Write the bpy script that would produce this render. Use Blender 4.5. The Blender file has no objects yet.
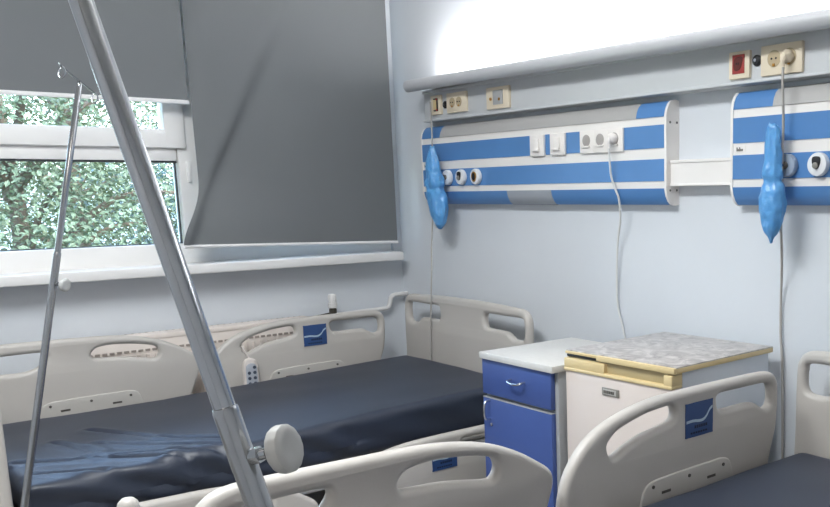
import bpy, bmesh, math, random
from mathutils import Vector, Matrix, noise as mnoise

random.seed(7)
S = bpy.context.scene
COL = S.collection

# ------------------------------------------------------------------ materials
def srgb(r, g, b):
    def f(c):
        c /= 255.0
        return c / 12.92 if c <= .04045 else ((c + .055) / 1.055) ** 2.4
    return (f(r), f(g), f(b), 1.0)

def mat(name, rgb, rough=.5, metal=0.0, vary=0.0, scale=8.0, bump=0.0, bscale=60.0, spec=.5, coat=0.0):
    m = bpy.data.materials.new(name)
    m.use_nodes = True
    nt = m.node_tree
    b = nt.nodes['Principled BSDF']
    c = srgb(*rgb)
    b.inputs['Base Color'].default_value = c
    b.inputs['Roughness'].default_value = rough
    b.inputs['Metallic'].default_value = metal
    b.inputs['Specular IOR Level'].default_value = spec
    b.inputs['Coat Weight'].default_value = coat
    tc = nt.nodes.new('ShaderNodeTexCoord')
    if vary > 0:
        n = nt.nodes.new('ShaderNodeTexNoise')
        n.inputs['Scale'].default_value = scale
        n.inputs['Detail'].default_value = 4
        nt.links.new(tc.outputs['Object'], n.inputs['Vector'])
        r = nt.nodes.new('ShaderNodeValToRGB')
        r.color_ramp.elements[0].position = .3
        r.color_ramp.elements[1].position = .7
        r.color_ramp.elements[0].color = tuple(x * (1 - vary) for x in c[:3]) + (1,)
        r.color_ramp.elements[1].color = tuple(min(1, x * (1 + vary)) for x in c[:3]) + (1,)
        nt.links.new(n.outputs['Fac'], r.inputs['Fac'])
        nt.links.new(r.outputs['Color'], b.inputs['Base Color'])
    if bump > 0:
        n2 = nt.nodes.new('ShaderNodeTexNoise')
        n2.inputs['Scale'].default_value = bscale
        n2.inputs['Detail'].default_value = 3
        nt.links.new(tc.outputs['Object'], n2.inputs['Vector'])
        bp = nt.nodes.new('ShaderNodeBump')
        bp.inputs['Strength'].default_value = bump
        bp.inputs['Distance'].default_value = .01
        nt.links.new(n2.outputs['Fac'], bp.inputs['Height'])
        nt.links.new(bp.outputs['Normal'], b.inputs['Normal'])
    return m

def emis(name, rgb, strength):
    m = bpy.data.materials.new(name)
    m.use_nodes = True
    b = m.node_tree.nodes['Principled BSDF']
    b.inputs['Base Color'].default_value = srgb(*rgb)
    b.inputs['Emission Color'].default_value = srgb(*rgb)
    b.inputs['Emission Strength'].default_value = strength
    return m

M = {}
M['wall'] = mat('pale_blue_wall_paint', (211, 215, 220), .62, vary=.025, scale=2.2, bump=.05, bscale=35)
M['ceiling'] = mat('white_ceiling_paint', (228, 228, 226), .8, bump=.04, bscale=30)
M['floor'] = mat('grey_vinyl_floor', (150, 148, 145), .4, vary=.1, scale=12)
M['upvc'] = mat('white_upvc', (236, 234, 232), .3, vary=.01)
M['sill'] = mat('white_sill', (234, 232, 230), .35, vary=.015, scale=4)
M['gasket'] = mat('dark_gasket', (60, 62, 66), .6)
M['bar'] = mat('white_blind_bar', (232, 230, 230), .4)
M['abs'] = mat('warm_grey_bed_plastic', (189, 184, 178), .42, vary=.02, scale=5, bump=.02, bscale=200)
M['absd'] = mat('grey_plate_plastic', (186, 182, 176), .4)
M['bolt'] = mat('dark_bolt', (96, 92, 88), .4, .6)
M['steel'] = mat('powder_coated_steel', (172, 172, 172), .45)
M['chrome'] = mat('chrome', (182, 184, 187), .13, 1.0, bump=.01, bscale=40)
M['chromesleeve'] = mat('brushed_chrome', (178, 179, 181), .2, 1.0)
M['knob'] = mat('grey_plastic_knob', (176, 176, 174), .5, vary=.03, scale=40)
M['knobw'] = mat('cream_plastic_knob', (190, 178, 168), .5)
M['mattress'] = mat('slate_blue_mattress_cover', (41, 48, 63), .42, vary=.05, scale=6, bump=.12, bscale=420, spec=.6)
M['emblem'] = mat('blue_emblem', (50, 78, 128), .35)
M['emblemline'] = mat('pale_emblem_line', (176, 196, 214), .4)
M['emblemdark'] = mat('dark_emblem_print', (24, 34, 56), .5)
M['cabblue'] = mat('blue_laminate', (64, 86, 146), .42, vary=.02, scale=20)
M['cabgrey'] = mat('grey_laminate_edge', (160, 162, 164), .45)
M['cabtop'] = mat('white_speckled_laminate', (208, 206, 202), .4, vary=.03, scale=60)
M['handle'] = mat('satin_metal_handle', (210, 210, 212), .25, 1.0)
M['frwhite'] = mat('fridge_enamel_warm_lit', (216, 204, 196), .35, vary=.01)  # warm room light on the front is put into this enamel colour
M['frside'] = mat('fridge_enamel_cool_lit', (206, 212, 220), .38, vary=.01)  # same enamel, with cool bounce light on the sides put into the colour
M['beige'] = mat('yellowed_beige_plastic', (216, 194, 146), .45, vary=.03, scale=12)
M['beiged'] = mat('beige_recess', (176, 160, 122), .5, vary=.04, scale=12)
M['black'] = mat('black_plastic', (28, 28, 30), .5)
M['plate'] = mat('nameplate_metal', (150, 146, 138), .35, .5)
M['plated'] = mat('nameplate_mark', (84, 80, 74), .5)
M['unitwhite'] = mat('unit_white_aluminium', (234, 230, 226), .35, vary=.01)
M['unitblue'] = mat('unit_blue_laminate', (84, 132, 188), .33, vary=.03, scale=6)
M['lens'] = mat('grey_diffuser_lens', (176, 174, 172), .4)
M['lens2'] = mat('silver_lens', (176, 182, 190), .25, .3)
M['race'] = mat('trunking_aluminium', (206, 208, 210), .4, vary=.015)
M['fixture'] = mat('satin_aluminium', (196, 197, 200), .36, .15)
M['cream'] = mat('cream_socket_plastic', (232, 218, 194), .4)
M['creamd'] = mat('socket_well', (188, 170, 138), .5)
M['socketw'] = mat('white_socket_plastic', (238, 233, 228), .35)
M['well'] = mat('white_socket_well', (168, 162, 158), .5)
M['red'] = mat('red_socket_plastic', (166, 62, 58), .4)
M['redd'] = mat('dark_red_well', (92, 32, 28), .5)
M['brass'] = mat('brass_pin', (190, 140, 70), .35, .8)
M['outlet'] = mat('outlet_white', (226, 228, 230), .35)
M['outletg'] = mat('outlet_grey', (150, 164, 182), .4)
M['cable'] = mat('white_cable', (214, 214, 212), .45)
M['cableg'] = mat('grey_cable', (172, 168, 163), .5)
M['radiator'] = mat('radiator_enamel', (226, 216, 208), .4)
M['slot'] = mat('radiator_slot', (160, 150, 142), .7)
M['trv'] = mat('valve_head', (222, 220, 218), .4)
M['brassd'] = mat('dull_nickel', (96, 92, 84), .4, .8)
M['pipe'] = mat('painted_pipe', (218, 216, 214), .4)
M['remote'] = mat('remote_shell', (214, 206, 200), .4)
M['remotep'] = mat('remote_pad', (178, 182, 190), .45)
M['button'] = mat('remote_button', (70, 78, 94), .5)
M['bark'] = mat('bark', (72, 62, 52), .9, vary=.3, scale=20)
M['soil'] = mat('lawn', (86, 112, 62), .95, vary=.25, scale=3)
M['tube'] = emis('lamp_diffuser_panel', (255, 253, 252), 22)

def blind_mat():
    m = mat('grey_blackout_fabric', (112, 115, 117), .75, vary=.015, scale=3, bump=.06, bscale=700, spec=.25)
    return m
M['blind'] = blind_mat()

def bag_mat():
    m = mat('blue_film', (92, 156, 212), .28, bump=.6, bscale=38, spec=.5)
    b = m.node_tree.nodes['Principled BSDF']
    b.inputs['Transmission Weight'].default_value = .0
    b.inputs['Subsurface Weight'].default_value = .25
    b.inputs['Subsurface Radius'].default_value = (.01, .02, .03)
    return m
M['bag'] = bag_mat()

def glass_mat():
    m = bpy.data.materials.new('window_glass')
    m.use_nodes = True
    nt = m.node_tree
    nt.nodes.clear()
    o = nt.nodes.new('ShaderNodeOutputMaterial')
    mix = nt.nodes.new('ShaderNodeMixShader')
    t = nt.nodes.new('ShaderNodeBsdfTransparent')
    t.inputs['Color'].default_value = (.86, .91, .93, 1)
    g = nt.nodes.new('ShaderNodeBsdfGlossy')
    g.inputs['Roughness'].default_value = .02
    f = nt.nodes.new('ShaderNodeFresnel')
    f.inputs['IOR'].default_value = 1.45
    nt.links.new(f.outputs['Fac'], mix.inputs['Fac'])
    nt.links.new(t.outputs[0], mix.inputs[1])
    nt.links.new(g.outputs[0], mix.inputs[2])
    nt.links.new(mix.outputs[0], o.inputs['Surface'])
    return m
M['glass'] = glass_mat()

def marble_mat():
    m = mat('grey_marbled_laminate', (176, 172, 170), .3)
    nt = m.node_tree
    b = nt.nodes['Principled BSDF']
    tc = nt.nodes.new('ShaderNodeTexCoord')
    n = nt.nodes.new('ShaderNodeTexNoise')
    n.inputs['Scale'].default_value = 16
    n.inputs['Detail'].default_value = 8
    n.inputs['Roughness'].default_value = .65
    n.inputs['Distortion'].default_value = 1.6
    r = nt.nodes.new('ShaderNodeValToRGB')
    r.color_ramp.elements[0].position = .36
    r.color_ramp.elements[0].color = srgb(146, 140, 137)
    r.color_ramp.elements[1].position = .64
    r.color_ramp.elements[1].color = srgb(204, 198, 194)
    nt.links.new(tc.outputs['Object'], n.inputs['Vector'])
    nt.links.new(n.outputs['Fac'], r.inputs['Fac'])
    nt.links.new(r.outputs['Color'], b.inputs['Base Color'])
    return m
M['marble'] = marble_mat()

def leaf_mat(name, rgb):
    m = mat(name, rgb, .55, vary=.45, scale=1.8, spec=.25)
    nt = m.node_tree
    b = nt.nodes['Principled BSDF']
    o = [n for n in nt.nodes if n.type == 'OUTPUT_MATERIAL'][0]
    tr = nt.nodes.new('ShaderNodeBsdfTranslucent')
    tr.inputs['Color'].default_value = srgb(rgb[0] + 20, rgb[1] + 20, rgb[2])
    mx = nt.nodes.new('ShaderNodeMixShader')
    mx.inputs['Fac'].default_value = .25
    nt.links.new(b.outputs[0], mx.inputs[1])
    nt.links.new(tr.outputs[0], mx.inputs[2])
    nt.links.new(mx.outputs[0], o.inputs['Surface'])
    return m
M['leafA'] = leaf_mat('maple_leaves', (66, 80, 66))
M['leafB'] = leaf_mat('blue_green_leaves', (64, 84, 92))
M['leafC'] = leaf_mat('olive_leaves', (78, 88, 70))

# ------------------------------------------------------------------ geometry kit
class MB:
    """collects shapes, with a material for each, into one mesh"""
    def __init__(self):
        self.v, self.f, self.m, self.mats = [], [], [], []

    def mi(self, m):
        if m not in self.mats:
            self.mats.append(m)
        return self.mats.index(m)

    def bm(self, b, m, mx=None):
        o = len(self.v)
        b.verts.ensure_lookup_table()
        for i, v in enumerate(b.verts):
            v.index = i
            self.v.append(tuple(mx @ v.co if mx else v.co))
        k = self.mi(m)
        for f in b.faces:
            self.f.append([o + v.index for v in f.verts])
            self.m.append(k)
        b.free()
        return self

    def me(self, me, m, mx=None):
        b = bmesh.new()
        b.from_mesh(me)
        bpy.data.meshes.remove(me)
        return self.bm(b, m, mx)

    def raw(self, vs, fs, m):
        o = len(self.v)
        self.v += [tuple(p) for p in vs]
        k = self.mi(m)
        for f in fs:
            self.f.append([o + i for i in f])
            self.m.append(k)
        return self

    def box(self, lo, hi, m, bev=0.0, seg=2, mx=None):
        b = bmesh.new()
        bmesh.ops.create_cube(b, size=1)
        for v in b.verts:
            v.co = Vector([(lo[i] + hi[i]) / 2 + v.co[i] * (hi[i] - lo[i]) for i in range(3)])
        if bev > 0:
            bmesh.ops.bevel(b, geom=list(b.edges), offset=bev, segments=seg, profile=.5, affect='EDGES')
        return self.bm(b, m, mx)

    def tube(self, pts, r, m, n=12, cap=True):
        pts = [Vector(p) for p in pts]
        rs = r if isinstance(r, (list, tuple)) else [r] * len(pts)
        vs, fs = [], []
        prev = None
        for i, p in enumerate(pts):
            t = (pts[min(i + 1, len(pts) - 1)] - pts[max(i - 1, 0)]).normalized()
            if prev is None:
                a = Vector((0, 0, 1)) if abs(t.z) < .9 else Vector((1, 0, 0))
                u = t.cross(a).normalized()
            else:
                u = (prev - t * prev.dot(t)).normalized()
            prev = u
            w = t.cross(u)
            for k in range(n):
                an = 2 * math.pi * k / n
                vs.append(p + (u * math.cos(an) + w * math.sin(an)) * rs[i])
        for i in range(len(pts) - 1):
            for k in range(n):
                fs.append([i * n + k, i * n + (k + 1) % n, (i + 1) * n + (k + 1) % n, (i + 1) * n + k])
        if cap:
            fs.append(list(range(n))[::-1])
            fs.append([(len(pts) - 1) * n + k for k in range(n)])
        return self.raw(vs, fs, m)

    def lathe(self, prof, m, mx=None, n=24, scal=None):
        """profile [(r, z)], turned about local z"""
        vs, fs = [], []
        for r, z in prof:
            for k in range(n):
                an = 2 * math.pi * k / n
                s = scal(k, n, r, z) if scal else 1
                p = Vector((r * s * math.cos(an), r * s * math.sin(an), z))
                vs.append(mx @ p if mx else p)
        for i in range(len(prof) - 1):
            for k in range(n):
                fs.append([i * n + k, i * n + (k + 1) % n, (i + 1) * n + (k + 1) % n, (i + 1) * n + k])
        fs.append(list(range(n))[::-1])
        fs.append([(len(prof) - 1) * n + k for k in range(n)])
        return self.raw(vs, fs, m)

    def prism(self, prof, x0, x1, m):
        """closed profile [(y, z)] swept along x"""
        n = len(prof)
        vs = [(x0, y, z) for y, z in prof] + [(x1, y, z) for y, z in prof]
        fs = [[i, (i + 1) % n, n + (i + 1) % n, n + i] for i in range(n)]
        fs += [list(range(n))[::-1], [n + i for i in range(n)]]
        return self.raw(vs, fs, m)

    def build(self, name, parent=None, smooth=35, world=True, kind=None, label=None):
        me = bpy.data.meshes.new(name)
        off = parent_origin(parent) if (parent is not None and world) else Vector()
        me.from_pydata([tuple(Vector(p) - off) for p in self.v], [], self.f)
        for m in self.mats:
            me.materials.append(M[m])
        me.polygons.foreach_set('material_index', self.m)
        b = bmesh.new()
        b.from_mesh(me)
        bmesh.ops.recalc_face_normals(b, faces=b.faces)
        if smooth:
            lim = math.radians(smooth)
            for f in b.faces:
                f.smooth = True
            for e in b.edges:
                if len(e.link_faces) == 2 and e.calc_face_angle(0) > lim:
                    e.smooth = False
        b.to_mesh(me)
        b.free()
        o = bpy.data.objects.new(name, me)
        COL.objects.link(o)
        if parent is not None:
            o.parent = parent
        if kind:
            o['kind'] = kind
        if label:
            o['label'] = label
        return o

def parent_origin(p):
    v = Vector()
    while p is not None:
        v = v + p.location
        p = p.parent
    return v

def thing(name, label, cat, loc=(0, 0, 0), group=None):
    o = bpy.data.objects.new(name, None)
    o.empty_display_size = .1
    COL.objects.link(o)
    o.location = loc
    return tag(o, label, cat, group)

def tag(o, label, cat, group=None):
    o['label'] = label
    o['category'] = cat
    if group:
        o['group'] = group
    return o

def copy_tree(o, parent=None):
    c = o.copy()
    COL.objects.link(c)
    if parent is not None:
        c.parent = parent
    for ch in list(o.children):
        copy_tree(ch, c)
    return c

def smooth_loop(pts, sub=5):
    out = []
    n = len(pts)
    for i in range(n):
        p0, p1, p2, p3 = [Vector(pts[(i + k - 1) % n]) for k in range(4)]
        for s in range(sub):
            t = s / sub
            out.append(.5 * ((2 * p1) + (p2 - p0) * t + (2 * p0 - 5 * p1 + 4 * p2 - p3) * t * t + (3 * p1 - p0 - 3 * p2 + p3) * t ** 3))
    return out

def smooth_line(pts, sub=8):
    pts = [Vector(p) for p in pts]
    out = []
    for i in range(len(pts) - 1):
        p1, p2 = pts[i], pts[i + 1]
        p0 = pts[i - 1] if i else p1 * 2 - p2
        p3 = pts[i + 2] if i + 2 < len(pts) else p2 * 2 - p1
        for s in range(sub):
            t = s / sub
            out.append(.5 * ((2 * p1) + (p2 - p0) * t + (2 * p0 - 5 * p1 + 4 * p2 - p3) * t * t + (3 * p1 - p0 - 3 * p2 + p3) * t ** 3))
    out.append(pts[-1])
    return out

def plate(outline, holes, th, bev, sub=5):
    """rounded-edge plate cut from an outline with holes, in local xy, centred on z"""
    cu = bpy.data.curves.new('plate_outline', 'CURVE')
    cu.dimensions = '2D'
    cu.fill_mode = 'BOTH'
    for L in [outline] + holes:
        P = smooth_loop(L, sub)
        sp = cu.splines.new('POLY')
        sp.points.add(len(P) - 1)
        for i, p in enumerate(P):
            sp.points[i].co = (p.x, p.y, 0, 1)
        sp.use_cyclic_u = True
    cu.extrude = max(th / 2 - bev, .0001)
    cu.bevel_depth = bev
    cu.bevel_resolution = 3
    cu.offset = -bev
    ob = bpy.data.objects.new('plate_outline', cu)
    COL.objects.link(ob)
    dg = bpy.context.evaluated_depsgraph_get()
    me = bpy.data.meshes.new_from_object(ob.evaluated_get(dg))
    bpy.data.objects.remove(ob)
    bpy.data.curves.remove(cu)
    b = bmesh.new()
    b.from_mesh(me)
    bmesh.ops.remove_doubles(b, verts=b.verts, dist=1e-5)
    b.to_mesh(me)
    b.free()
    return me

YZ = Matrix(((0, 0, 1, 0), (1, 0, 0, 0), (0, 1, 0, 0), (0, 0, 0, 1)))     # local (u,v,w) -> (w,u,v)
XZ = Matrix(((1, 0, 0, 0), (0, 0, -1, 0), (0, 1, 0, 0), (0, 0, 0, 1)))    # local (u,v,w) -> (u,-w,v)

# ------------------------------------------------------------------ the setting
RX, RY, RZ = 6.0, -4.6, 2.85
def struct(o):
    o['kind'] = 'structure'
    return o

WZ0, WZ1 = 1.10, 2.62        # window opening
WY0, WY1 = -.045, -2.36
struct(MB().box((-.02, RY, -.12), (RX, 0, 0), 'floor').build('floor', smooth=0))
struct(MB().box((-.3, RY - .2, RZ), (RX + .2, .2, RZ + .15), 'ceiling').build('ceiling', smooth=0))
struct(MB().box((-.3, 0, -.12), (RX + .2, .2, RZ), 'wall').build('wall_back', smooth=0))
struct(MB().box((RX, RY, -.12), (RX + .2, 0, RZ), 'wall').build('wall_right', smooth=0))
struct(MB().box((-.3, RY - .2, -.12), (RX + .2, RY, RZ), 'wall').build('wall_front', smooth=0))
w = MB()
w.box((-.3, RY, -.12), (0, 0, WZ0), 'wall')
w.box((-.3, RY, WZ1), (0, 0, RZ), 'wall')
w.box((-.3, WY0, WZ0), (0, 0, WZ1), 'wall')
w.box((-.3, RY, WZ0), (0, WY1, WZ1), 'wall')
struct(w.build('wall_left', smooth=0))
struct(MB().box((-.10, WY1, 1.083), (.12, -.058, 1.123), 'sill', .005).build('trim_1', smooth=40))['label'] = 'white window sill board'

win = bpy.data.objects.new('window_1', None)
COL.objects.link(win)
win.location = (-.06, WY1, WZ0)
win['kind'] = 'structure'
# fixed frame: outer ring, mullions, transoms
f = MB()
f.box((-.11, WY1, WZ0), (-.02, WY0, 1.204), 'upvc', .004)
f.box((-.11, WY1, 2.56), (-.02, WY0, WZ1), 'upvc', .004)
f.box((-.109, WY1 + .001, WZ0 + .05), (-.021, WY1 + .06, WZ1 - .04), 'upvc', .004)
f.box((-.109, WY0 - .06, WZ0 + .05), (-.021, WY0 - .001, WZ1 - .04), 'upvc', .004)
BAYS = [(-.105, -.895), (-1.017, -2.28)]
f.box((-.108, -1.012, WZ0 + .06), (-.019, -.9, WZ1 - .04), 'upvc', .004)
f.box((-.108, -2.358, WZ0 + .06), (-.022, -2.28, WZ1 - .04), 'upvc', .003)
for a, c in BAYS:
    f.box((-.107, c, 1.546), (-.022, a, 1.604), 'upvc', .003)
f.build('window_frame', win, 40)
for a, c in BAYS:
    # lower fixed light: dark gasket line round the pane
    MB().box((-.068, c, 1.204), (-.06, a, 1.548), 'glass').build('pane', win, 0)
    g = MB()
    g.box((-.058, c, 1.538), (-.03, a, 1.546), 'gasket')
    g.box((-.058, c, 1.204), (-.045, a, 1.208), 'gasket')
    g.box((-.058, a - .006, 1.204), (-.045, a + .001, 1.546), 'gasket')
    g.box((-.058, c - .001, 1.204), (-.045, c + .006, 1.546), 'gasket')
    g.build('gasket', win, 0)
    # upper opening sash standing proud of the frame
    s = MB()
    y0, y1 = a + .035, c - .035
    s.box((-.068, y1 + .075, 1.598), (-.001, y0 - .075, 1.672), 'upvc', .003)
    s.box((-.068, y1 + .075, 2.50), (-.001, y0 - .075, 2.574), 'upvc', .003)
    s.box((-.07, y0 - .08, 1.597), (0, y0, 2.575), 'upvc', .006)
    s.box((-.07, y1, 1.597), (0, y1 + .08, 2.575), 'upvc', .006)
    so = s.build('sash', win, 40)
    MB().box((-.05, y1 + .07, 1.66), (-.042, y0 - .07, 2.51), 'glass').build('pane', so, 0)
# hinge fitting on the mullion
MB().box((-.02, -.985, 1.46), (-.006, -.968, 1.545), 'upvc', .003).build('window_hinge', win, 40)

# ------------------------------------------------------------------ roller blinds
def blind_one():
    t = thing('roller_blind', 'grey roller blind stopped halfway above the open window view, thin pole in front', 'blind', (.06, -1.66, 1.775), 'roller blinds on the window')
    b = MB()
    n = 40
    vs, fs = [], []
    for j in range(13):
        z = 1.785 + (2.62 - 1.785) * j / 12
        for i in range(n + 1):
            y = -2.33 + (2.33 - .979) * i / n
            vs.append((.06 + .0012 * math.sin(y * 9), y, z))
    for j in range(12):
        for i in range(n):
            a = j * (n + 1) + i
            fs.append([a, a + 1, a + n + 2, a + n + 1])
    m = len(vs)
    vs += [(x - .0012, y, z) for x, y, z in vs]
    fs += [[q + m for q in reversed(f)] for f in fs]
    b.raw(vs, fs, 'blind')
    b.build('blind_fabric', t)
    MB().box((.0535, -2.33, 1.771), (.0665, -.977, 1.787), 'bar', .004).build('bottom_bar', t)
    MB().tube([(.052, -2.36, 2.64), (.052, -.955, 2.64)], .026, 'bar', 20).build('roller_tube', t)

def blind_two():
    t = thing('roller_blind', 'crumpled grey roller blind hanging down to the sill in the room corner, creased diagonally', 'blind', (.075, -.55, 1.16), 'roller blinds on the window')
    nu, nv = 110, 110
    vs, fs = [], []
    def smooth(a, b_, t_):
        t_ = max(0, min(1, (t_ - a) / (b_ - a)))
        return t_ * t_ * (3 - 2 * t_)
    def P(u, v):
        z0 = 1.203 + (1.173 - 1.203) * u
        z = z0 + (2.62 - z0) * v
        yl = -.968 - .115 * (1 - smooth(1.19, 1.52, z)) ** 1.6
        if z > 1.9:
            yl += -.004 * (z - 1.9)
        y = yl + (-.066 - yl) * u
        yc = -1.05 + (z - 1.2) * .50                    # the diagonal crease
        d = y - yc
        fade = smooth(2.45, 1.9, z) if z < 2.45 else 0
        fade = 1 - .8 * smooth(1.6, 2.4, z)
        x = .078
        step = 1 / (1 + math.exp(-max(-40, min(40, d / .013))))
        x += (.016 * math.exp(min(0, d) / .12) * (1 - step) - .026 * step * math.exp(-max(0, d) / .20)) * fade   # cloth dips sharply along the crease, then settles
        e = max(0, 1 - u / .10)
        x -= .02 * e * e * smooth(1.25, 1.5, z)             # left edge curls to the glass
        x += .085 * (1 - smooth(1.18, 1.5, z)) * (1 - u) ** 2   # kicked out low at the left
        x += .002 * math.sin(u * 5 + z * 2)
        return (max(x, .03), y, z)
    for j in range(nv + 1):
        for i in range(nu + 1):
            vs.append(P(i / nu, j / nv))
    for j in range(nv):
        for i in range(nu):
            a = j * (nu + 1) + i
            fs.append([a, a + 1, a + nu + 2, a + nu + 1])
    m = len(vs)
    vs += [(x - .0012, y, z) for x, y, z in vs]
    fs += [[q + m for q in reversed(f)] for f in fs]
    MB().raw(vs, fs, 'blind').build('blind_fabric', t, 60)
    pts = [Vector(P(i / 24, 0)) + Vector((0, 0, -.004)) for i in range(25)]
    MB().tube(pts, .007, 'bar', 10).build('bottom_bar', t)
    MB().tube([(.052, -.985, 2.64), (.052, -.05, 2.64)], .026, 'bar', 20).build('roller_tube', t)
blind_one()
blind_two()

# ------------------------------------------------------------------ radiator and heating pipe
def radiator():
    t = thing('radiator', 'white panel radiator under the window behind the bed rails', 'radiator', (.07, -1.2, .25))
    b = MB()
    b.box((.035, -1.50, .27), (.05, -.545, .832), 'radiator', .004)
    b.box((.098, -1.50, .27), (.112, -.545, .836), 'radiator', .004)
    y = -1.47
    while y < -.56:
        b.tube([(.112, y, .30), (.112, y, .775)], .007, 'radiator', 8)
        y += .033
    b.build('panel', t)
    g = MB()
    g.box((.03, -1.505, .83), (.115, -.54, .853), 'radiator', .006)
    y = -1.48
    while y < -.56:
        g.box((.036, y, .8525), (.042, y + .008, .8535), 'slot')
        g.box((.1125, y, .788), (.1155, y + .017, .797), 'slot')
        y += .026
    g.build('top_grille', t)
    for s in (-1.505, -.552):
        MB().box((.03, s, .27), (.115, s + .012, .84), 'radiator', .004).build('side_panel', t)
    for yy in (-1.35, -.75):
        MB().box((.002, yy, .4), (.04, yy + .04, .7), 'radiator', .003).build('wall_bracket', t)
    v = MB()
    v.tube([(.075, -.548, .825), (.075, -.50, .842), (.085, -.445, .850), (.1, -.431, .862)], .011, 'brassd', 12)
    v.lathe([(.012, .855), (.017, .86), (.017, .878), (.012, .882)], 'brassd', Matrix.Translation((.1, -.431, 0)), 16)
    vo = v.build('valve', t)
    h = MB()
    rib = lambda k, n, r, z: 1.0 if k % 2 else .94
    h.lathe([(.014, .882), (.021, .885), (.022, .905), (.018, .908), (.019, .912), (.0195, .938), (.016, .946), (.004, .948)], 'trv', Matrix.Translation((.1, -.431, 0)), 24, rib)
    h.build('valve_head', vo)
radiator()
p = smooth_line([(.035, -.54, .835), (.035, -.40, .838), (.035, -.25, .842), (.035, -.14, .845), (.035, -.112, .850), (.035, -.100, .870), (.035, -.093, .895), (.035, -.076, .907), (.035, -.04, .909), (.035, -.001, .909)], 6)
tag(MB().tube(p, .011, 'pipe', 14).build('heating_pipe'), 'white painted heating pipe with a swan neck running into the room corner', 'pipe')

# ------------------------------------------------------------------ hospital beds
HEAD = [(-.256, .656), (-.234, .72), (-.226, .80), (-.227, .845), (-.24, .874), (-.268, .889), (-.33, .893), (-.46, .894), (-.64, .893), (-.74, .888), (-.83, .874),
        (-.916, .848), (-.978, .808), (-1.022, .751), (-1.041, .689), (-1.043, .62), (-1.02, .57), (-.97, .55), (-.65, .55), (-.33, .55), (-.28, .58)]
HH1 = [(-.896, .798), (-.888, .774), (-.868, .771), (-.83, .787), (-.773, .804), (-.70, .814), (-.668, .823), (-.661, .842), (-.676, .860), (-.72, .859), (-.774, .853), (-.852, .834), (-.885, .815)]
HH2 = [(-.487, .860), (-.40, .861), (-.30, .860), (-.268, .853), (-.258, .832), (-.258, .802), (-.268, .789), (-.287, .787), (-.31, .797), (-.334, .810), (-.37, .814), (-.45, .814), (-.485, .818), (-.496, .838)]
FOOT = [(-1.095, .66), (-1.075, .71), (-1.062, .755), (-1.071, .783), (-1.10, .806), (-1.157, .842), (-1.227, .873), (-1.306, .893), (-1.40, .904), (-1.57, .909), (-1.70, .911),
        (-1.775, .909), (-1.815, .893), (-1.838, .86), (-1.84, .78), (-1.835, .66), (-1.81, .59), (-1.75, .56), (-1.5, .555), (-1.2, .56), (-1.125, .60)]
FH1 = [(-1.452, .843), (-1.448, .826), (-1.43, .823), (-1.342, .816), (-1.25, .799), (-1.228, .800), (-1.217, .818), (-1.224, .840), (-1.25, .851), (-1.307, .862), (-1.375, .868), (-1.43, .862)]
FH2 = [(-1.596, .858), (-1.615, .867), (-1.70, .868), (-1.775, .865), (-1.80, .850), (-1.804, .825), (-1.785, .808), (-1.70, .802), (-1.655, .806), (-1.622, .820), (-1.600, .842)]
CX = .7155                        # bed centre line
RAILX = .217

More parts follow.
